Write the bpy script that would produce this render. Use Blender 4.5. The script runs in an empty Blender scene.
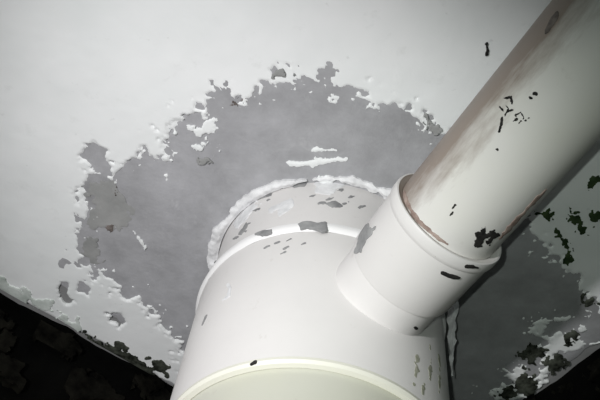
import bpy, math, random
import numpy as np
from mathutils import Vector, Matrix

# ------------------------------------------------------------------ camera
FPX = 800.0                                   # focal length in pixels of the 600x400 frame
H = 2.50                                      # ceiling height
DROP = 0.313                                  # camera below the ceiling
ELEV = math.radians(55.93)
ROLL = math.radians(9.3)
YAW = math.radians(0.0)
CAM = Vector((0.0, 0.0, H - DROP))
_R = Matrix.Rotation(YAW, 3, 'Z')
_f = Vector((0, math.cos(ELEV), math.sin(ELEV)))
_r0 = Vector((1, 0, 0)); _u0 = Vector((0, -math.sin(ELEV), math.cos(ELEV)))
FWD = _R @ _f
RIGHT = _R @ (_r0 * math.cos(ROLL) + _u0 * math.sin(ROLL))
UP = _R @ (-_r0 * math.sin(ROLL) + _u0 * math.cos(ROLL))
scene = bpy.context.scene
col = scene.collection
cd = bpy.data.cameras.new('camera'); cam = bpy.data.objects.new('camera', cd); col.objects.link(cam)
cd.sensor_width = 36.0; cd.lens = FPX / 600.0 * 36.0; cd.clip_start = 0.01; cd.clip_end = 20
M3 = Matrix((RIGHT, UP, -FWD)).transposed()
cam.matrix_world = Matrix.Translation(CAM) @ M3.to_4x4()
scene.camera = cam
# ------------------------------------------------------------------ world, flash, exposure
w = bpy.data.worlds.new('dim_room'); scene.world = w; w.use_nodes = True
bg = w.node_tree.nodes['Background']
bg.inputs['Color'].default_value = (0.86, 1.0, 0.91, 1); bg.inputs['Strength'].default_value = 0.17
sd = bpy.data.lights.new('hand_torch', 'SPOT'); flash = bpy.data.objects.new('hand_torch', sd); col.objects.link(flash)
flash.location = CAM + RIGHT * -0.170 + UP * 0.085 - FWD * 0.09
_aim = CAM + (FWD + RIGHT * (-60 / FPX) + UP * (-60 / FPX)) * 0.38
flash.rotation_euler = (_aim - flash.location).to_track_quat('-Z', 'Y').to_euler()
sd.energy = 8.8; sd.spot_size = math.radians(46); sd.spot_blend = 1.0; sd.shadow_soft_size = 0.010
sd.color = (1.0, 0.99, 1.0)
pd = bpy.data.lights.new('phone_flash', 'SPOT'); phone = bpy.data.objects.new('phone_flash', pd); col.objects.link(phone)
phone.location = CAM + RIGHT * -0.008 + UP * 0.006                   # the phone's own weak lamp beside its lens
_aim = CAM + (FWD + RIGHT * (205 / FPX) + UP * (-120 / FPX)) * 0.40
phone.rotation_euler = (_aim - phone.location).to_track_quat('-Z', 'Y').to_euler()
pd.energy = 1.0; pd.spot_size = math.radians(50); pd.spot_blend = 1.0; pd.shadow_soft_size = 0.0015; pd.color = (0.90, 1.0, 0.91)
vs = scene.view_settings
vs.view_transform = 'Standard'; vs.look = 'None'; vs.gamma = 1.0; vs.exposure = 0.0; vs.use_curve_mapping = False

# ------------------------------------------------------------------ measuring helpers
def ray(px, py):
    return (FWD + RIGHT * ((px - 300) / FPX) - UP * ((py - 200) / FPX)).normalized()
def on_z(px, py, z):
    d = ray(px, py); return CAM + d * ((z - CAM.z) / d.z)
def on_ceiling(px, py):
    p = on_z(px, py, H); return (p.x, p.y)

# ------------------------------------------------------------------ numpy noise
def _hash(ix, iy, seed):
    n = (ix.astype(np.int64) * 374761393 + iy.astype(np.int64) * 668265263 + seed * 974711) & 0xFFFFFFFF
    n = ((n ^ (n >> 13)) * 1274126177) & 0xFFFFFFFF
    n = (n ^ (n >> 16)) & 0xFFFFFFFF
    return n / 2147483647.5 - 1.0
def vnoise(x, y, seed=0):
    ix = np.floor(x); iy = np.floor(y); fx = x - ix; fy = y - iy
    fx = fx * fx * (3 - 2 * fx); fy = fy * fy * (3 - 2 * fy)
    a = _hash(ix, iy, seed); b = _hash(ix + 1, iy, seed); c = _hash(ix, iy + 1, seed); d = _hash(ix + 1, iy + 1, seed)
    return (a * (1 - fx) + b * fx) * (1 - fy) + (c * (1 - fx) + d * fx) * fy
def fbm(x, y, freq, octaves=4, seed=0, gain=0.55):
    x = np.asarray(x, float); y = np.asarray(y, float); s = 0; a = 1.0
    for o in range(octaves):
        s = s + a * vnoise(x * freq + 17.3 * o, y * freq - 9.1 * o, seed + o * 31); a *= gain; freq *= 2.07
    return s
def sdf_poly(X, Y, poly):                       # positive inside
    P = np.array(poly, float); Q = np.roll(P, -1, 0)
    best = np.full(X.shape, 1e9); inside = np.zeros(X.shape, bool)
    for (ax, ay), (bx, by) in zip(P, Q):
        dx, dy = bx - ax, by - ay; L = dx * dx + dy * dy + 1e-18
        t = np.clip(((X - ax) * dx + (Y - ay) * dy) / L, 0, 1)
        best = np.minimum(best, (X - ax - t * dx) ** 2 + (Y - ay - t * dy) ** 2)
        if dy != 0:
            c = ((ay > Y) != (by > Y)) & (X < (Y - ay) / dy * dx + ax)
            inside ^= c
    d = np.sqrt(best)
    return np.where(inside, d, -d)
def sdf_line(X, Y, pts, widths):                # stroke with varying half width
    best = np.full(X.shape, -1e9)
    for i in range(len(pts) - 1):
        (ax, ay), (bx, by) = pts[i], pts[i + 1]; dx, dy = bx - ax, by - ay
        t = np.clip(((X - ax) * dx + (Y - ay) * dy) / (dx * dx + dy * dy + 1e-18), 0, 1)
        d = np.hypot(X - ax - t * dx, Y - ay - t * dy)
        best = np.maximum(best, widths[i] * (1 - t) + widths[i + 1] * t - d)
    return best

# ------------------------------------------------------------------ mesh helpers
def tag(o, label=None, cat=None, group=None, kind=None):
    if label: o['label'] = label
    if cat: o['category'] = cat
    if group: o['group'] = group
    if kind: o['kind'] = kind
    return o
def link(name, verts, faces, mat, parent=None, smooth=None, matrix=None):
    me = bpy.data.meshes.new(name); me.from_pydata(verts, [], faces); me.update()
    if smooth is True: me.polygons.foreach_set('use_smooth', np.ones(len(me.polygons), bool))
    elif smooth is not None: me.polygons.foreach_set('use_smooth', np.array(smooth, bool))
    if mat: me.materials.append(mat)
    o = bpy.data.objects.new(name, me); col.objects.link(o)
    if matrix is not None: o.matrix_world = matrix
    if parent:
        o.parent = parent; o.matrix_parent_inverse = Matrix.Identity(4)
    return o

def coat(name, mat, parent, field, xs, ys, mapper, thick, sink=0.0006, edge=0.002, relief=None, flip=False):
    """A thin layer with a ragged outline: marching squares over field>0, raised off its surface, with side walls."""
    X, Y = np.meshgrid(xs, ys); F = field(X, Y)
    ny, nx = F.shape
    def height(x, y, f):
        t = np.clip(f / edge, 0, 1); t = t * t * (3 - 2 * t)
        h = thick * (0.55 + 0.45 * t)
        if relief is not None: h = h + relief(x, y) * (0.25 + 0.75 * t)
        return h
    ins = F > 0
    Hh = height(X, Y, F)
    idx = np.full(F.shape, -1, int); idx[ins] = np.arange(ins.sum())
    P = mapper(X[ins], Y[ins], Hh[ins])
    verts = [tuple(p) for p in np.stack(P, 1)]
    c = np.stack([ins[:-1, :-1], ins[:-1, 1:], ins[1:, 1:], ins[1:, :-1]])
    s = c.sum(0)
    J, I = np.nonzero(s == 4)
    faces = np.stack([idx[J, I], idx[J, I + 1], idx[J + 1, I + 1], idx[J + 1, I]], 1).tolist()
    smooth = [True] * len(faces)
    ev = {}; exy = []
    base = len(verts)
    def edge_v(a, b):
        k = (a, b) if a < b else (b, a)
        if k not in ev:
            (j0, i0), (j1, i1) = k; f0, f1 = F[j0, i0], F[j1, i1]; t = f0 / (f0 - f1)
            ev[k] = len(exy); exy.append((xs[i0] + (xs[i1] - xs[i0]) * t, ys[j0] + (ys[j1] - ys[j0]) * t))
        return ev[k]
    tops = []; skirts = []
    J, I = np.nonzero((s > 0) & (s < 4))
    for j, i in zip(J.tolist(), I.tolist()):
        cs = [(j, i), (j, i + 1), (j + 1, i + 1), (j + 1, i)]
        poly = []; seq = []
        for q in range(4):
            a, b = cs[q], cs[(q + 1) % 4]
            if ins[a]: poly.append(int(idx[a]))
            if ins[a] != ins[b]:
                e = edge_v(a, b); poly.append(-1 - e); seq.append((e, bool(ins[a])))
        tops.append(poly)
        for q in range(len(seq)):
            if seq[q][1]: skirts.append((seq[q][0], seq[(q + 1) % len(seq)][0]))
    # border of the domain
    n = len(exy)
    if n:
        E = np.array(exy); e0 = np.zeros(n)
        top = np.stack(mapper(E[:, 0], E[:, 1], height(E[:, 0], E[:, 1], e0)), 1)
        low = np.stack(mapper(E[:, 0], E[:, 1], np.full(n, -sink)), 1)
        verts += [tuple(p) for p in top] + [tuple(p) for p in top] + [tuple(p) for p in low]
        for p in tops:
            faces.append([v if v >= 0 else base + (-1 - v) for v in p]); smooth.append(True)
        for a, b in skirts:
            faces.append([base + n + b, base + n + a, base + 2 * n + a, base + 2 * n + b]); smooth.append(True)
    if flip: faces = [f[::-1] for f in faces]
    return link(name, verts, faces, mat, parent, smooth)

def frame_matrix(origin, axis, xdir):
    z = axis.normalized(); x = (xdir - z * xdir.dot(z)).normalized(); y = z.cross(x)
    return Matrix.Translation(origin) @ Matrix((x, y, z)).transposed().to_4x4()
def lathe(name, prof, mat, parent, matrix, seg=128, wob=0.0, closed=False, seed=0, split=0.6):
    """prof: list of (radius, z). Sharp profile corners get doubled rings."""
    rings = []
    n = len(prof)
    def ang(i):
        if not closed and (i == 0 or i == n - 1): return 0
        a, b, c = prof[i - 1], prof[i], prof[(i + 1) % n]
        v1 = Vector((b[0] - a[0], b[1] - a[1])); v2 = Vector((c[0] - b[0], c[1] - b[1]))
        if v1.length < 1e-9 or v2.length < 1e-9: return 0
        return v1.angle(v2)
    verts = []; faces = []
    def ring(p):
        st = len(verts)
        for k in range(seg):
            t = 2 * math.pi * k / seg
            r = p[0]
            if wob and r > 1e-6:
                r += wob * float(fbm(np.array([math.cos(t) * 3 + seed]), np.array([math.sin(t) * 3 + p[1] * 60]), 1.7, 3, seed)[0])
            verts.append((r * math.cos(t), r * math.sin(t), p[1]))
        return st
    m = n if closed else n - 1
    starts = {}
    for i in range(m):
        a, b = i, (i + 1) % n
        def get(v, side):
            k = (v, side if ang(v) > split else 0)
            if k not in starts: starts[k] = ring(prof[v])
            return starts[k]
        s0 = get(a, 1); s1 = get(b, 2)
        for k in range(seg):
            k2 = (k + 1) % seg
            faces.append((s0 + k, s0 + k2, s1 + k2, s1 + k))
    return link(name, verts, faces, mat, parent, True, matrix)
def empty(name, loc):
    o = bpy.data.objects.new(name, None); col.objects.link(o); o.location = loc; o.empty_display_size = 0.02
    bpy.context.view_layer.update()
    return o

# ------------------------------------------------------------------ materials
class NT:
    def __init__(self, name, rough=0.7, spec=0.4):
        self.m = bpy.data.materials.new(name); self.m.use_nodes = True
        self.t = self.m.node_tree; self.b = self.t.nodes['Principled BSDF']
        self.b.inputs['Roughness'].default_value = rough
        self.b.inputs['Specular IOR Level'].default_value = spec
        self.co = self.n('ShaderNodeTexCoord')
    def n(self, kind, **kw):
        o = self.t.nodes.new(kind)
        for k, v in kw.items(): setattr(o, k, v)
        return o
    def l(self, a, b): self.t.links.new(a, b)
    def noise(self, scale, detail=4, rough=0.6, coord=None, dist=0.0):
        o = self.n('ShaderNodeTexNoise'); o.inputs['Scale'].default_value = scale; o.inputs['Detail'].default_value = detail
        o.inputs['Roughness'].default_value = rough; o.inputs['Distortion'].default_value = dist
        self.l(coord or self.co.outputs['Object'], o.inputs['Vector']); return o.outputs['Fac']
    def ramp(self, fac, stops):
        o = self.n('ShaderNodeValToRGB'); e = o.color_ramp.elements
        while len(e) < len(stops): e.new(0.5)
        for q, (p, c) in enumerate(stops):
            e[q].position = p; e[q].color = (c if len(c) == 4 else (*c, 1))
        self.l(fac, o.inputs['Fac']); return o.outputs['Color']
    def mix(self, fac, a, b):
        o = self.n('ShaderNodeMix', data_type='RGBA')
        for s, v in ((0, fac), (6, a), (7, b)):
            if hasattr(v, 'is_output'): self.l(v, o.inputs[s])
            elif s == 0: o.inputs[0].default_value = v
            else: o.inputs[s].default_value = (*v, 1)
        return o.outputs[2]
    def math(self, op, a, b=None, c=None):
        o = self.n('ShaderNodeMath', operation=op)
        for q, v in enumerate((a, b, c)):
            if v is None: continue
            if hasattr(v, 'is_output'): self.l(v, o.inputs[q])
            else: o.inputs[q].default_value = v
        return o.outputs[0]
    def bump(self, h, strength=0.3, dist=0.001):
        o = self.n('ShaderNodeBump'); o.inputs['Strength'].default_value = strength; o.inputs['Distance'].default_value = dist
        self.l(h, o.inputs['Height']); self.l(o.outputs[0], self.b.inputs['Normal'])
    def color(self, c):
        if hasattr(c, 'is_output'): self.l(c, self.b.inputs['Base Color'])
        else: self.b.inputs['Base Color'].default_value = (*c, 1)

def mat_plaster(name, dirty):
    t = NT(name, 0.75, 0.25)
    base = t.ramp(t.noise(14, 4), [(0.3, (0.78, 0.805, 0.80)), (0.65, (0.86, 0.87, 0.87))])
    g = t.ramp(t.noise(90, 5, 0.7), [(0.60, (0, 0, 0)), (0.78, (1, 1, 1))])
    base = t.mix(t.math('MULTIPLY', g, 0.18 + 0.5 * dirty), base, (0.36, 0.37, 0.34))
    spk = t.ramp(t.noise(230, 3, 0.6), [(0.70, (0, 0, 0)), (0.76, (1, 1, 1))])
    base = t.mix(t.math('MULTIPLY', spk, 0.12 + 0.6 * dirty), base, (0.12, 0.12, 0.11))
    t.color(base)
    t.bump(t.math('ADD', t.noise(60, 5, 0.6), t.math('MULTIPLY', t.noise(320, 3), 0.35)), 0.16, 0.0010)
    return t.m
M_PLASTER = mat_plaster('white_paint', 0.0)
M_FLAKE = mat_plaster('chalky_plaster', 0.25)

def mat_cement():
    t = NT('grey_cement', 0.85, 0.2)
    a = t.ramp(t.noise(9, 6, 0.62, dist=0.6), [(0.36, (0.25, 0.25, 0.255)), (0.52, (0.37, 0.37, 0.385)), (0.66, (0.46, 0.46, 0.485))])
    b = t.ramp(t.noise(42, 5, 0.7), [(0.35, (0.26, 0.26, 0.265)), (0.7, (0.47, 0.47, 0.485))])
    c = t.mix(0.5, a, b)
    pale = t.ramp(t.noise(30, 6, 0.75, dist=1.5), [(0.60, (0, 0, 0)), (0.74, (1, 1, 1))])
    c = t.mix(t.math('MULTIPLY', pale, 0.35), c, (0.58, 0.58, 0.59))
    t.color(c)
    t.bump(t.math('ADD', t.noise(70, 6, 0.65), t.math('MULTIPLY', t.noise(500, 3), 0.3)), 0.4, 0.0010)
    return t.m
M_CEMENT = mat_cement()
def mat_plain(name, c1, c2, scale, rough=0.8, bump=0.3, spec=0.25):
    t = NT(name, rough, spec)
    n = t.noise(scale, 5, 0.65)
    t.color(t.ramp(n, [(0.35, c1), (0.68, c2)])); t.bump(n, bump, 0.001)
    return t.m
M_CEMENT_DARK = mat_plain('dark_cement', (0.26, 0.265, 0.26), (0.36, 0.36, 0.355), 60)
M_SMUDGE = mat_plain('cement_smudge', (0.20, 0.20, 0.205), (0.34, 0.34, 0.34), 160)
M_MORTAR = mat_plain('white_mortar', (0.62, 0.62, 0.63), (0.84, 0.84, 0.85), 150)
M_BLACK = mat_plain('black_residue', (0.006, 0.006, 0.006), (0.03, 0.028, 0.026), 300)
M_BROWN = mat_plain('brown_grime', (0.07, 0.06, 0.055), (0.22, 0.19, 0.175), 200)
M_MOULD = mat_plain('green_mould', (0.015, 0.03, 0.012), (0.05, 0.08, 0.03), 200)
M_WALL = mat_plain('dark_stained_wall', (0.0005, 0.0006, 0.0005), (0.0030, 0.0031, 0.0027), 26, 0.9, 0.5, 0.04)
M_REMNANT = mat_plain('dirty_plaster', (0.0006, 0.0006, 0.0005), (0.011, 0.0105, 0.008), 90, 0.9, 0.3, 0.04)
M_SLAB = mat_plain('bare_slab', (0.2, 0.2, 0.2), (0.3, 0.3, 0.3), 20)
M_FLOOR = mat_plain('dark_floor', (0.02, 0.02, 0.018), (0.05, 0.05, 0.045), 8)

def mat_pvc(name, base=(0.71, 0.69, 0.68), stain=0.0, yellow=0.0, end=None):
    """white plastic; dust lies along the local +X side when stain > 0"""
    t = NT(name, 0.38, 0.45)
    n = t.noise(22, 5, 0.65)
    c = t.ramp(n, [(0.3, tuple(v * 0.94 for v in base)), (0.7, base)])
    if yellow: c = t.mix(t.math('MULTIPLY', t.ramp(t.noise(16, 3), [(0.4, (0, 0, 0)), (0.65, (1, 1, 1))]), yellow), c, (0.60, 0.60, 0.46))
    g = t.ramp(t.noise(130, 5, 0.7), [(0.63, (0, 0, 0)), (0.75, (1, 1, 1))])
    c = t.mix(t.math('MULTIPLY', g, 0.30), c, (0.40, 0.36, 0.32))
    if stain:
        sep = t.n('ShaderNodeSeparateXYZ'); t.l(t.co.outputs['Object'], sep.inputs[0])
        r = t.math('SQRT', t.math('ADD', t.math('MULTIPLY', sep.outputs[0], sep.outputs[0]), t.math('MULTIPLY', sep.outputs[1], sep.outputs[1])))
        cx = t.math('DIVIDE', sep.outputs[0], r)
        map_ = t.n('ShaderNodeMapping'); map_.inputs['Scale'].default_value = (1, 1, 0.25)
        t.l(t.co.outputs['Object'], map_.inputs['Vector'])
        streak = t.noise(95, 6, 0.7, map_.outputs[0])
        zz = t.math('MULTIPLY', sep.outputs[2], 1.3)
        f = t.math('ADD', t.math('ADD', cx, t.math('MULTIPLY', t.math('SUBTRACT', streak, 0.5), 1.0)), t.math('MINIMUM', zz, 0.14))
        f = t.ramp(f, [(0.50, (0, 0, 0)), (0.86, (1, 1, 1))])
        c = t.mix(t.math('MULTIPLY', f, stain), c, (0.22, 0.165, 0.13))
    t.color(c)
    rr = t.ramp(n, [(0.3, (0.5, 0.5, 0.5)), (0.7, (0.34, 0.34, 0.34))]); t.l(rr, t.b.inputs['Roughness'])
    t.bump(t.noise(45, 3), 0.08, 0.001)
    return t.m
M_PVC = mat_pvc('white_plastic')
M_PVC_BRANCH = mat_pvc('white_plastic_dusty', (0.70, 0.685, 0.665), 0.85, 0.25)
M_PVC_RIM = mat_pvc('white_plastic_rim', (0.72, 0.695, 0.675), 0.8)
M_PVC_LOWER = mat_pvc('yellowed_plastic', (0.60, 0.60, 0.53), 0.0, 0.35)
M_PVC_HIGHLIGHT = mat_pvc('highlight_plastic', (0.86, 0.85, 0.85))  # paler base colour paints the highlight along the tee's upper rim
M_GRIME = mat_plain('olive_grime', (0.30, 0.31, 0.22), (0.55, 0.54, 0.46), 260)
M_PINK = mat_plain('reddish_dust', (0.20, 0.14, 0.12), (0.42, 0.34, 0.30), 220)
M_PVC_EDGE = mat_pvc('cream_edge', (0.80, 0.79, 0.70))

# ------------------------------------------------------------------ layout on the ceiling
def unit2(a, b):
    v = Vector((b[0] - a[0], b[1] - a[1])); return v.normalized()
EL = Vector(on_ceiling(0, 286)); ER = Vector(on_ceiling(150, 371))
WD = (ER - EL).normalized()                                   # runs along the left wall, towards the corner
WN = Vector((WD.y, -WD.x))                                    # into the room
if WN.dot(Vector((CAM.x, CAM.y)) - EL) < 0: WN = -WN
RP = Vector(on_ceiling(570, 366))                             # a point under the right wall's edge
CORNER = EL + WD * (RP - EL).dot(WD)
PIPE = Vector(on_ceiling(325, 272))

def box_prism(name, poly, z0, z1, mat):
    n = len(poly)
    v = [(p[0], p[1], z0) for p in poly] + [(p[0], p[1], z1) for p in poly]
    f = [list(range(n))[::-1], list(range(n, 2 * n))] + [[i, (i + 1) % n, n + (i + 1) % n, n + i] for i in range(n)]
    return link(name, v, f, mat)
def cpt(a, b):                                                # a along left wall back from the corner, b out of it
    p = CORNER - WD * a + WN * b; return (p.x, p.y)
ceiling = tag(box_prism('ceiling', [cpt(-.12, -.12), cpt(1.6, -.12), cpt(1.6, 1.6), cpt(-.12, 1.6)], H, H + 0.15, M_SLAB), kind='structure')
floor = tag(box_prism('floor', [cpt(-.12, -.12), cpt(1.6, -.12), cpt(1.6, 1.6), cpt(-.12, 1.6)], -0.1, 0.0, M_FLOOR), kind='structure')

def rough_wall(name, origin, along, normal, length, seed):
    us = np.concatenate([np.arange(0, 0.5, 0.004), np.linspace(0.5, length, 12)])
    ws = np.concatenate([np.arange(0, 0.35, 0.004), np.linspace(0.35, H, 12)])
    U, W = np.meshgrid(us, ws)
    D = 0.0022 * fbm(U, W, 26, 5, seed)
    D = D - 0.002
    X = origin.x + along.x * U + normal.x * D; Y = origin.y + along.y * U + normal.y * D; Z = H - W
    nu, nw = len(us), len(ws)
    v = np.stack([X.ravel(), Y.ravel(), Z.ravel()], 1).tolist()
    I = np.arange(nu * nw).reshape(nw, nu)
    f = np.stack([I[:-1, :-1], I[:-1, 1:], I[1:, 1:], I[1:, :-1]], -1).reshape(-1, 4).tolist()
    st = len(v)                                               # back of the wall
    cs = [(0, 0), (length, 0), (length, H), (0, H)]
    for (a, d) in cs: v.append((origin.x + along.x * a - normal.x * .1, origin.y + along.y * a - normal.y * .1, H - d))
    q = [int(I[0, 0]), int(I[0, -1]), int(I[-1, -1]), int(I[-1, 0])]
    f.append([st, st + 1, st + 2, st + 3])
    rows = [I[0, :].tolist(), I[:, -1].tolist(), I[-1, ::-1].tolist(), I[::-1, 0].tolist()]
    for k, r in enumerate(rows): f.append(r + [st + (k + 1) % 4, st + k])
    o = link(name, v, f, M_WALL, None, True)
    return tag(o, kind='structure')
C3 = CORNER
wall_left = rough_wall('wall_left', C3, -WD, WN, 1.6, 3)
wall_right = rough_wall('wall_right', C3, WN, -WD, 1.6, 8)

# ---- ceiling coats
def cpoly(pts): return [on_ceiling(*p) for p in pts]
def cmap(x, y, h): return x, y, H - h
# outline of the bare cement (where the paint has been knocked away), listed round the pipe
PATCH = [(188, 356), (182, 340), (166, 322), (163, 311), (150, 309), (139, 293), (128, 292), (117, 281), (108, 272), (100, 266),
         (96, 274), (91, 262), (82, 263), (84, 254), (75, 250), (78, 238), (83, 226), (90, 218), (91, 208), (84, 196), (82, 182), (86, 173),
         (97, 171), (112, 172), (119, 166), (124, 159), (134, 152), (145, 146), (152, 152), (163, 157), (165, 142), (172, 130), (187, 120),
         (203, 113), (207, 104), (215, 90), (231, 88), (233, 99), (246, 96), (258, 91), (265, 83), (277, 80), (286, 78), (293, 83), (304, 79),
         (314, 81), (322, 84), (326, 75), (332, 86), (344, 89), (352, 97), (366, 98), (380, 101), (392, 105), (404, 107), (416, 112), (419, 122),
         (428, 132), (440, 132), (470, 150), (500, 190), (518, 212), (527, 224), (540, 240), (553, 252), (560, 270), (563, 285), (572, 287), (577, 280), (586, 296), (594, 301),
         (590, 306), (580, 318), (570, 313), (556, 312), (540, 316), (528, 325), (526, 333), (535, 334), (548, 338), (535, 345), (520, 352), (512, 366), (502, 378), (490, 386),
         (478, 402), (470, 430), (430, 480), (300, 480), (200, 390)]
patch_poly = cpoly(PATCH)
EXTRA_HOLES = [[(87, 156), (93, 148), (101, 144), (107, 149), (110, 160), (108, 171), (96, 173), (88, 168)], [(122, 284), (131, 287), (135, 295), (128, 297), (121, 292)],
               [(62, 285), (66, 282), (68, 292), (75, 299), (71, 302), (63, 296)], [(112, 312), (120, 311), (124, 318), (119, 322), (113, 318)],
               [(80, 283), (90, 282), (94, 287), (88, 291), (81, 289)]]
ISLANDS = [[(191, 128), (203, 124), (207, 119), (216, 118), (217, 126), (210, 133), (197, 132)], [(190, 144), (199, 141), (206, 138), (210, 142), (203, 147), (193, 147)],
           [(212, 149), (221, 147), (223, 152), (214, 154)], [(324, 95), (331, 93), (335, 99), (333, 104), (327, 101)],
           [(284, 160), (300, 160), (322, 156), (346, 156), (347, 160), (328, 162), (312, 165), (290, 164)],
           [(310, 148), (323, 146), (338, 147), (339, 151), (322, 150), (311, 151)],
           [(318, 177), (326, 174), (334, 177), (333, 182), (322, 183)],
           [(133, 229), (136, 229), (147, 246), (146, 248)]]
corner_d = lambda X, Y: (X - EL.x) * WN.x + (Y - EL.y) * WN.y                  # distance out of the left wall
right_d = lambda X, Y: -((X - CORNER.x) * WD.x + (Y - CORNER.y) * WD.y)        # distance out of the right wall
holes = [cpoly(h) for h in EXTRA_HOLES]
def plaster_field(X, Y):
    f = -sdf_poly(X, Y, patch_poly)
    f = f + (0.0021 * fbm(X, Y, 90, 4, 5) + 0.0012 * fbm(X, Y, 420, 3, 6)) * np.clip(1.3 - np.abs(f) / 0.02, 0, 1)
    chips = 0.0030 * (fbm(X, Y, 330, 4, 7) - 0.42) - 0.22 * np.abs(f)          # crumbs left on the cement beside the edge
    pits = 0.0030 * (fbm(X, Y, 300, 4, 17) - 0.50) - 0.30 * np.abs(f)          # and nicks knocked out of it
    f = np.where(f < 0, np.maximum(f, chips), np.minimum(f, -pits))
    for h in holes: f = np.minimum(f, -(sdf_poly(X, Y, h) + 0.0030 * fbm(X, Y, 190, 4, 9)))
    # crumbled edge along the two walls
    a = ((X - CORNER.x) * -WD.x + (Y - CORNER.y) * -WD.y)
    loss_l = 0.0004 + np.clip(0.0025 * (1 - (a - 0.16) / 0.08), 0, 0.0025)
    f = np.minimum(f, corner_d(X, Y) - loss_l + 0.004 * fbm(X, Y, 80, 4, 12) * np.clip(loss_l / 0.003 - 0.2, 0, 1))
    f = np.minimum(f, right_d(X, Y) - 0.004 + 0.007 * fbm(X, Y, 65, 4, 15))
    # pits in the broken-up strip beside the right wall
    near = np.clip(1 - right_d(X, Y) / 0.075, 0, 1)
    f = np.minimum(f, 0.004 - 0.015 * near * (fbm(X, Y, 95, 5, 21) - 0.12))
    return f
def axis_steps(lo, hi, fine_lo, fine_hi, step):
    left = [fine_lo]; s = step
    while left[-1] > lo: s *= 1.25; left.append(max(lo, left[-1] - s))
    right = [fine_hi]; s = step
    while right[-1] < hi: s *= 1.25; right.append(min(hi, right[-1] + s))
    return np.concatenate([np.array(left[::-1])[:-1], np.arange(fine_lo, fine_hi, step), np.array(right)])
vis = np.array([on_ceiling(x, y) for x in (-30, 630) for y in (-30, 300, 430)])
allc = np.array([cpt(0, 0), cpt(1.5, 0), cpt(1.5, 1.5), cpt(0, 1.5)])
fine = np.array(patch_poly)
fx0, fy0 = np.minimum(fine.min(0), [EL.x, EL.y]) - 0.01; fx1, fy1 = fine.max(0) + 0.03
xs = axis_steps(allc[:, 0].min(), allc[:, 0].max(), fx0, fx1, 0.0008)
ys = axis_steps(allc[:, 1].min(), allc[:, 1].max(), fy0, fy1, 0.0008)
def room_clip(field, m=0.0):
    return lambda X, Y: np.minimum(np.minimum(field(X, Y), corner_d(X, Y) - m), np.minimum(right_d(X, Y) - m, np.minimum(1.5 - corner_d(X, Y), 1.5 - right_d(X, Y))))
relief_p = lambda x, y: 0.0004 * fbm(x, y, 16, 5, 40)
plaster = coat('white_plaster_coat', M_PLASTER, ceiling, room_clip(plaster_field), xs, ys, cmap, 0.0020, relief=relief_p, edge=0.0012)
plaster['label'] = 'white painted plaster coat with a ragged broken edge'
# cement patch lies under the paint and shows where it has gone
cp = np.array(patch_poly); xs2 = np.arange(cp[:, 0].min() - .03, cp[:, 0].max() + .03, 0.002); ys2 = np.arange(cp[:, 1].min() - .03, cp[:, 1].max() + .03, 0.002)
cement = coat('cement_patch', M_CEMENT, ceiling, room_clip(lambda X, Y: sdf_poly(X, Y, patch_poly) + 0.02, 0.0), xs2, ys2, cmap, 0.0012,
              relief=lambda x, y: 0.0006 * fbm(x, y, 30, 5, 50))
cement['label'] = 'rough grey cement patch around the pipe'

def ceiling_bit(name, pts, mat, thick, amp=0.0012, freq=200, seed=0, base=0.0, step=0.0005):
    P = cpoly(pts); A = np.array(P)
    bx = np.arange(A[:, 0].min() - .004, A[:, 0].max() + .004, step); by = np.arange(A[:, 1].min() - .004, A[:, 1].max() + .004, step)
    return coat(name, mat, ceiling, room_clip(lambda X, Y: sdf_poly(X, Y, P) + amp * (fbm(X, Y, freq, 4, seed) + 0.6 * fbm(X, Y, freq * 3.3, 3, seed + 7)), 0.0004), bx, by, lambda x, y, h: (x, y, H - base - h), thick, edge=0.0012)
for k, p in enumerate(ISLANDS): ceiling_bit('plaster_flake', p, M_FLAKE, 0.0006, 0.0015 if k < 4 else 0.0008, 260, 60 + k, 0.0012)
# darker trowelled blotches of cement
for k, p in enumerate([[(84, 176), (110, 174), (118, 185), (127, 205), (132, 218), (124, 228), (112, 232), (95, 226), (90, 216), (92, 205), (85, 192)],
                       [(80, 240), (90, 232), (100, 240), (104, 262), (96, 270), (86, 262)]]):
    ceiling_bit('cement_smear', p, M_CEMENT_DARK, 0.0002, 0.0030, 110, 80 + k, 0.0014)
for k, (p, m) in enumerate([([(229, 104), (236, 99), (240, 95), (247, 94), (246, 99), (236, 104)], M_BROWN), ([(266, 87), (274, 88), (282, 86), (284, 92), (275, 94), (267, 92)], M_BROWN),
                            ([(113, 188), (118, 188), (118, 196), (114, 195)], M_BROWN), ([(104, 224), (113, 224), (112, 229), (106, 230)], M_BROWN),
                            ([(486, 40), (488, 40), (488, 52), (485, 52)], M_BLACK), ([(197, 158), (215, 160), (213, 162), (199, 161)], M_CEMENT_DARK),
                            ([(273, 71), (292, 69), (293, 71), (274, 73)], M_CEMENT_DARK),
                            ([(424, 112), (428, 114), (426, 120), (423, 119)], M_CEMENT_DARK), ([(428, 122), (436, 123), (440, 126), (434, 128)], M_CEMENT_DARK),
                            ([(567, 202), (572, 204), (575, 212), (580, 214), (579, 222), (572, 220), (567, 212)], M_MOULD), ([(577, 224), (584, 225), (585, 232), (578, 232)], M_MOULD),
                            ([(553, 222), (560, 228), (566, 236), (572, 246), (565, 246), (557, 236)], M_MOULD),
                            ([(540, 210), (548, 206), (553, 216), (547, 220)], M_MOULD), ([(583, 182), (592, 174), (597, 176), (588, 186)], M_MOULD), ([(590, 212), (597, 208), (599, 216), (592, 220)], M_MOULD), ([(562, 252), (568, 250), (572, 258), (566, 264)], M_MOULD)]):
    ceiling_bit('stain_spot', p, m, 0.0004, 0.0007 if k == 4 else 0.0019, 300, 90 + k, 0.0026 if k not in (0, 1, 2, 3, 5) else 0.0013)

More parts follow.
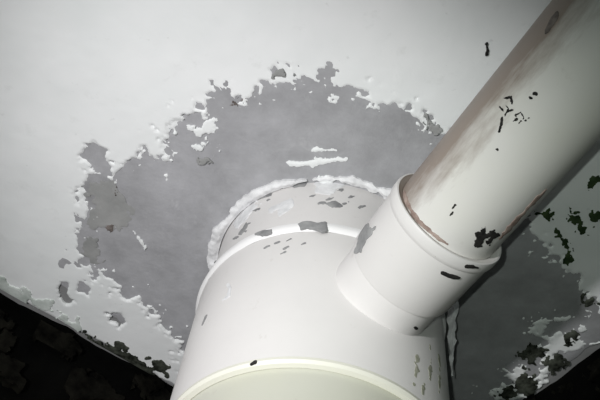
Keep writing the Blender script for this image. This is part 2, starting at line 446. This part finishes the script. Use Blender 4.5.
M_GREY_MOULD = mat_plain('grey_green_mould', (0.40, 0.45, 0.41), (0.74, 0.78, 0.75), 60)
M_SOOT = mat_plain('soot_stain', (0.006, 0.007, 0.005), (0.12, 0.13, 0.105), 120, 0.9, 0.3, 0.05)
for k, p in enumerate([[(84, 328), (92, 331), (104, 340), (122, 350), (140, 360), (160, 373), (176, 386), (176, 394), (150, 378), (110, 356), (84, 340)], [(150, 356), (160, 360), (174, 372), (170, 376), (158, 368)],
                       [(118, 338), (130, 345), (126, 350), (116, 345)]]):
    ceiling_bit('soot_stain', p, M_SOOT, 0.0005, 0.0034, 120, 130 + k, 0.0021)
for k, p in enumerate([[(520, 352), (534, 345), (545, 352), (530, 362)], [(560, 330), (574, 326), (580, 334), (566, 342)], [(520, 378), (534, 372), (540, 384), (524, 392)], [(545, 362), (556, 352), (562, 360), (550, 372)], [(576, 296), (598, 290), (600, 302), (584, 304)], [(500, 388), (512, 380), (515, 392), (504, 400)]]):
    ceiling_bit('soot_stain', p, M_SOOT, 0.0005, 0.0036, 130, 140 + k, 0.0021)
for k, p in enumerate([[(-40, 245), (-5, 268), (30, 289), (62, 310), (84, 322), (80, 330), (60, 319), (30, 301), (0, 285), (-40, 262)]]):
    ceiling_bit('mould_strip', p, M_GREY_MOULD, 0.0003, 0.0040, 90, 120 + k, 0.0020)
# ---- scraps of dirty plaster hanging on the dark walls
def wall_bit(wall, origin, along, normal, u, d, ru, rd, seed, mat):
    bx = np.arange(u - ru * 1.5, u + ru * 1.5, 0.001); by = np.arange(max(0.0, d - rd * 1.5), d + rd * 1.5, 0.001)
    def fld(X, Y): return (1 - np.hypot((X - u) / ru, (Y - d) / rd)) * min(ru, rd) + 0.009 * fbm(X, Y, 60, 5, seed) + 0.004 * fbm(X, Y, 240, 4, seed + 3)
    def mp(x, y, h): return origin.x + along.x * x + normal.x * h, origin.y + along.y * x + normal.y * h, H - y
    return coat('plaster_remnant', mat, wall, fld, bx, by, mp, 0.0007, edge=0.004, sink=0.004)
random.seed(4)
for k in range(16):
    wall_bit(wall_left, C3, -WD, WN, 0.13 + 0.013 * k + random.uniform(-.008, .008), random.uniform(0.006, 0.05), random.uniform(.006, .013), random.uniform(.004, .010), 200 + k, M_REMNANT)
for k in range(6):
    wall_bit(wall_right, C3, WN, -WD, 0.06 + 0.03 * k, random.uniform(0.003, 0.02), random.uniform(.006, .012), random.uniform(.004, .008), 230 + k, M_REMNANT)

# ------------------------------------------------------------------ pipework
RB = 0.0200                                                     # branch pipe radius
RM = 0.0560                                                     # fitting barrel radius
S_TOP, S_BOT, S_BR = 0.037, 0.118, 0.070                        # distances below the ceiling
UPV = Vector((0, 0, 1))
toward = Vector((CAM.x - PIPE.x, CAM.y - PIPE.y, 0))
def main_frame(z): return frame_matrix(Vector((PIPE.x, PIPE.y, z)), UPV, toward)
# branch axis: horizontal with a slight fall, through the point seen at the middle of the rim
bm0 = Vector((PIPE.x, PIPE.y, H - S_BR)); bq = on_z(450, 217, H - S_BR)
BD = (bq - bm0).normalized()
side = (RIGHT * -0.76 + UP * 0.65)
BMX = frame_matrix(bm0, BD, side)
L_RIM = (bq - bm0).length

# riser stub through the ceiling
riser = empty('riser_pipe', (PIPE.x, PIPE.y, H - S_TOP))
tag(riser, 'short white plastic pipe stub coming down through the cement ceiling patch', 'pipe')
def local(o, m): return o.matrix_world.inverted() @ m
lathe('pipe_wall', [(0.0535, 0.0), (0.0535, 0.12)], M_PVC, riser, local(riser, main_frame(H - S_TOP)))
# fitting
tee = empty('drain_tee', (PIPE.x, PIPE.y, H - S_BOT))
tag(tee, 'white plastic drain tee with a small side socket below the ceiling', 'pipe fitting')
mf = lambda z: local(tee, main_frame(z))
lathe('barrel', [(RM - .0026, -.0004), (RM - .0006, 0), (RM, 0.0012), (RM, S_BOT - S_TOP - 0.006)], M_PVC, tee, mf(H - S_BOT))
lathe('socket_rim', [(RM, 0), (RM + .0011, .0012), (RM + .0014, .003), (RM + .0010, .0052), (RM - .001, .006), (RM - .003, .006)], M_PVC_HIGHLIGHT, tee, mf(H - S_TOP - .006), wob=.0002, seed=4)
lathe('end_lip', [(RM - .0034, 0.0), (RM - .0026, -.0008), (RM - .0006, -.0006), (RM + .0002, 0.0006), (RM, .002)], M_PVC_EDGE, tee, mf(H - S_BOT))
bl = local(tee, BMX)
lathe('branch_neck', [(0.0207, 0.030), (0.0207, L_RIM - 0.0300)], M_PVC, tee, bl)
lathe('branch_socket', [(0.0205, L_RIM - .0318), (0.0217, L_RIM - .0312), (0.0222, L_RIM - .0300), (0.0225, L_RIM - .0045)], M_PVC, tee, bl)
lathe('branch_socket_rim', [(0.0224, L_RIM - .0055), (0.0230, L_RIM - .0046), (0.0232, L_RIM - .0036), (0.0232, L_RIM - .0008), (0.0229, L_RIM), (0.0223, L_RIM + .0001)], M_PVC, tee, bl)
lathe('socket_mouth', [(0.0223, L_RIM + .0001), (0.0215, L_RIM - .0004), (0.0206, L_RIM - .0005), (RB, L_RIM - .0009)], M_PVC_RIM, tee, bl)
# lower pipe
lower = empty('drain_pipe', (PIPE.x, PIPE.y, 0))
tag(lower, 'slightly yellowed wide plastic pipe below the tee', 'pipe')
lathe('pipe_wall', [(0.0530, 0.0), (0.0530, H - S_BOT)], M_PVC_LOWER, lower, local(lower, main_frame(0)))
# branch pipe
branch = empty('branch_pipe', bm0 + BD * L_RIM)
tag(branch, 'narrow white plastic pipe with brown dust plugged into the side socket', 'pipe')
BM2 = BMX @ Matrix.Translation((0, 0, L_RIM))
lathe('pipe_wall', [(RB, -0.0008), (RB, 0.55), (RB - .002, 0.55), (RB - .002, 0.45)], M_PVC_BRANCH, branch, local(branch, BM2))

# white mortar ring round the stub
ring_o = empty('mortar_ring', (PIPE.x, PIPE.y, H))
tag(ring_o, 'ragged white mortar ring smeared where the pipe meets the ceiling', 'mortar')
def ring_field(X, Y):
    r = np.hypot(X, Y); t = np.arctan2(Y, X)
    outer = 0.0590 + 0.0016 * fbm(np.cos(t) * 2.2, np.sin(t) * 2.2, 1.4, 3, 303)
    f = np.minimum(outer - r, r - 0.0538) + 0.0007 * fbm(X, Y, 300, 3, 305) + 0.0014 * fbm(X, Y, 70, 3, 306)
    return np.minimum(f, r - 0.0540)
rx = np.arange(-0.068, 0.068, 0.0005)
coat('mortar_bead', M_MORTAR, ring_o, ring_field, rx, rx, lambda x, y, h: (x, y, -0.001 - h), 0.0022, sink=0.0005, edge=0.0022,
     relief=lambda x, y: 0.0007 * fbm(x, y, 110, 4, 307))

# ------------------------------------------------------------------ marks on the pipes
def cyl_hit(px, py, M, R):
    o = M.inverted() @ CAM; d = M.to_3x3().inverted() @ ray(px, py)
    a = d.x * d.x + d.y * d.y; b = 2 * (o.x * d.x + o.y * d.y); c = o.x * o.x + o.y * o.y - R * R
    q = b * b - 4 * a * c
    if q < 0: t = -b / (2 * a)
    else: t = (-b - math.sqrt(q)) / (2 * a)
    p = o + d * t
    return math.atan2(p.y, p.x), p.z
def pipe_bit(name, pts, mat, parent, M, R, thick=0.0003, amp=0.0006, freq=350, seed=0, widths=None, step=0.0004, sink=0.0008):
    hp = [cyl_hit(x, y, M, R) for x, y in pts]
    t0 = hp[0][0]
    P = [(((t - t0 + math.pi) % (2 * math.pi) - math.pi) * R, z) for t, z in hp]
    A = np.array(P); m = 0.003
    bx = np.arange(A[:, 0].min() - m, A[:, 0].max() + m, step); by = np.arange(A[:, 1].min() - m, A[:, 1].max() + m, step)
    if widths: fld = lambda X, Y: sdf_line(X, Y, P, widths) + amp * fbm(X, Y, freq, 3, seed)
    else: fld = lambda X, Y: sdf_poly(X, Y, P) + amp * fbm(X, Y, freq, 3, seed)
    MM = np.array(parent.matrix_world.inverted() @ M)
    def mp(x, y, h):
        a = x / R + t0; r = R + h
        p = np.stack([r * np.cos(a), r * np.sin(a), y, np.ones_like(x)])
        q = MM @ p
        return q[0], q[1], q[2]
    return coat(name, mat, parent, fld, bx, by, mp, thick, sink=sink, edge=0.0006)
MF0 = main_frame(H - S_BOT)
# fitting
pipe_bit('cement_smudge', [(353, 255), (357, 244), (361, 232), (366, 225), (374, 229), (370, 236), (366, 240), (361, 252)], M_SMUDGE, tee, BMX, 0.0225, 0.0003, 0.0009, 400, seed=1)
pipe_bit('black_scrape', [(443, 273), (450, 276), (459, 278)], M_BLACK, tee, BMX, 0.0226, 0.0004, 0.0003, 400, 2, [0.0008, 0.0010, 0.0006])
pipe_bit('black_scrape', [(467, 266), (473, 267), (478, 268)], M_BLACK, tee, BMX, 0.0234, 0.0003, 0.0004, 400, 3, [0.0006, 0.0008, 0.0004])
pipe_bit('cement_smudge', [(297, 224), (304, 222), (326, 223), (327, 231), (318, 231), (308, 228), (300, 230)], M_SMUDGE, tee, MF0, RM + .0014, 0.0004, seed=4)
pipe_bit('cement_smudge', [(254, 234), (262, 231), (273, 229), (272, 233), (262, 236)], M_SMUDGE, tee, MF0, RM + .0014, 0.0004, seed=5)
for k, (x, y, r) in enumerate([(267, 247, 1.0), (277, 243, .8), (286, 248, 1.0), (283, 253, .7), (303, 244, .6), (253, 363, 1.0), (217, 261, .8), (289, 240, .6)]):
    pipe_bit('cement_speck', [(x - 2, y + 1), (x + 2, y - 1)], M_SMUDGE if k != 5 else M_BLACK, tee, MF0, RM, 0.0003, 0.0003, 500, 10 + k, [0.0006 * r, 0.0007 * r])
pipe_bit('mortar_smear', [(223, 300), (229, 296), (230, 288), (227, 284)], M_MORTAR, tee, MF0, RM, 0.0004, 0.0004, 400, 20, [0.0004, 0.0010, 0.0009, 0.0004])
pipe_bit('dark_smudge', [(203, 324), (206, 317)], M_SMUDGE, tee, MF0, RM, 0.0004, 0.0004, 400, 21, [0.0006, 0.0010])
MR0 = main_frame(H - S_TOP)
for k, p in enumerate([[(286, 183), (296, 180), (309, 180), (306, 187), (294, 188)], [(258, 200), (265, 195), (273, 193), (272, 196), (263, 199)],
                       [(238, 235), (244, 226), (247, 222), (247, 228), (241, 236)], [(325, 204), (336, 201), (342, 206), (332, 208)]]):
    pipe_bit('cement_smudge', p, M_SMUDGE, riser, MR0, 0.0535, 0.0004, 0.0006, 300, 30 + k)
def drip():
    vd = Vector((CAM.x - PIPE.x, CAM.y - PIPE.y, 0)).normalized()          # upright plane through the pipe's axis
    def hit(px, py):
        d = ray(px, py); return CAM + d * ((Vector((PIPE.x, PIPE.y, 0)) - CAM).dot(vd) / d.dot(vd))
    rows = []; n = 26
    for k in range(n + 1):
        t = k / n; y = 300 + 76 * t
        l = 447 + 4.5 * t + 1.2 * float(fbm(np.array([t * 9]), np.array([2.0]), 1, 3, 401)[0])
        r = 457.5 - 5.5 * t ** 1.3 + 1.5 * float(fbm(np.array([t * 11]), np.array([5.0]), 1, 3, 402)[0])
        r = max(r, l + 0.5)
        th = 0.0016 * (1.05 - t)
        for (x, o) in ((l, -th), ((l + r) / 2, th * 1.6), (r, th * 0.2), ((l + r) / 2 + 1, -th)): rows.append(tuple(hit(x, y) + vd * o))
    f = [(3, 2, 1, 0), tuple(n * 4 + q for q in range(4))]
    for k in range(n):
        for q in range(4): f.append((k * 4 + q, k * 4 + (q + 1) % 4, k * 4 + 4 + (q + 1) % 4, k * 4 + 4 + q))
    return link('mortar_drip', rows, f, M_MORTAR, ceiling)
drip()
# thin lime smears on the stub and rim
for k, p in enumerate([[(232, 226), (240, 214), (256, 202), (262, 203), (248, 216), (238, 230)], [(312, 184), (332, 180), (346, 186), (330, 194), (316, 192)], [(270, 210), (290, 200), (300, 204), (280, 216)]]):
    pipe_bit('mortar_smear', p, M_MORTAR, riser, MR0, 0.0535, 0.0003, 0.0016, 220, 43 + k)
for k, (x, y) in enumerate([(330, 199), (322, 203), (346, 203), (352, 197), (268, 200), (256, 210), (248, 224), (243, 232), (362, 207), (340, 190), (312, 196), (236, 238)]):
    pipe_bit('cement_speck', [(x - 3, y + 1), (x, y), (x + 3, y - 1)], M_SMUDGE, riser, MR0, 0.0535, 0.0003, 0.0006, 420, 90 + k, [.0003, .0009, .0003])
# branch pipe
for k, (p, wd) in enumerate([([(504, 98), (511, 97), (512, 104)], .0005), ([(500, 107), (504, 112), (502, 120), (499, 132)], .00045), ([(505, 104), (509, 108), (505, 116)], .0005),
                             ([(508, 112), (513, 110)], .0005), ([(516, 115), (521, 112), (524, 118), (519, 123)], .00035), ([(511, 122), (517, 119)], .00035), ([(526, 120), (529, 118)], .0005),
                             ([(534, 94), (536, 94)], .0007), ([(530, 97), (531, 98)], .0005), ([(497, 149), (498, 150)], .0006), ([(520, 112), (516, 117)], .0004), ([(452, 209), (455, 205)], .0004), ([(450, 216), (453, 212)], .0004)]):
    pipe_bit('black_speck', p, M_BLACK, branch, BM2, RB, 0.0002, 0.00035, 900, 50 + k, [wd * 0.55] * len(p), 0.0002)
for k, p in enumerate([[(476, 245), (480, 232), (486, 224), (487, 231), (491, 228), (492, 240), (486, 238), (481, 248)], [(475, 236), (479, 234), (480, 246), (476, 247)], [(486, 240), (495, 232), (498, 236), (490, 244)]]):
    pipe_bit('black_scuff', p, M_BLACK, branch, BM2, RB, 0.0003, 0.0014, 500, 70 + k, step=0.00025)
pipe_bit('brown_grime', [(545, 34), (552, 22), (556, 14)], M_BROWN, branch, BM2, RB, 0.0003, 0.0008, 300, 80, [.0008, .0016, .0008])
pipe_bit('brown_grime', [(500, 238), (516, 221), (534, 202), (552, 183)], M_PINK, branch, BM2, RB, 0.0003, 0.0012, 300, 81, [.0016, .0010, .0008, .0002])
pipe_bit('brown_grime', [(404, 192), (409, 206), (419, 221), (432, 233), (447, 244)], M_PINK, branch, BM2, RB, 0.0003, 0.0004, 400, 82, [.0007, .0009, .0007, .0006, .0003])
# grime running down the shaded side of the tee and small nicks
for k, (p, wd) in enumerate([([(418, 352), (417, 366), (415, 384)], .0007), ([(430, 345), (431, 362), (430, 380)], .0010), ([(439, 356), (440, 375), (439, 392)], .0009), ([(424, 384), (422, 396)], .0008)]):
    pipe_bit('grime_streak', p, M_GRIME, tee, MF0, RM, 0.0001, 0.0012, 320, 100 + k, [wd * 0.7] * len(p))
pipe_bit('black_speck', [(415, 327), (417, 329)], M_BLACK, tee, BMX, 0.0207, 0.0003, 0.0003, 500, 110, [.0005, .0006])
pipe_bit('brown_grime', [(436, 255), (440, 257)], M_PINK, tee, BMX, 0.0228, 0.0003, 0.0004, 400, 111, [.0006, .0006])
bpy.context.view_layer.update()
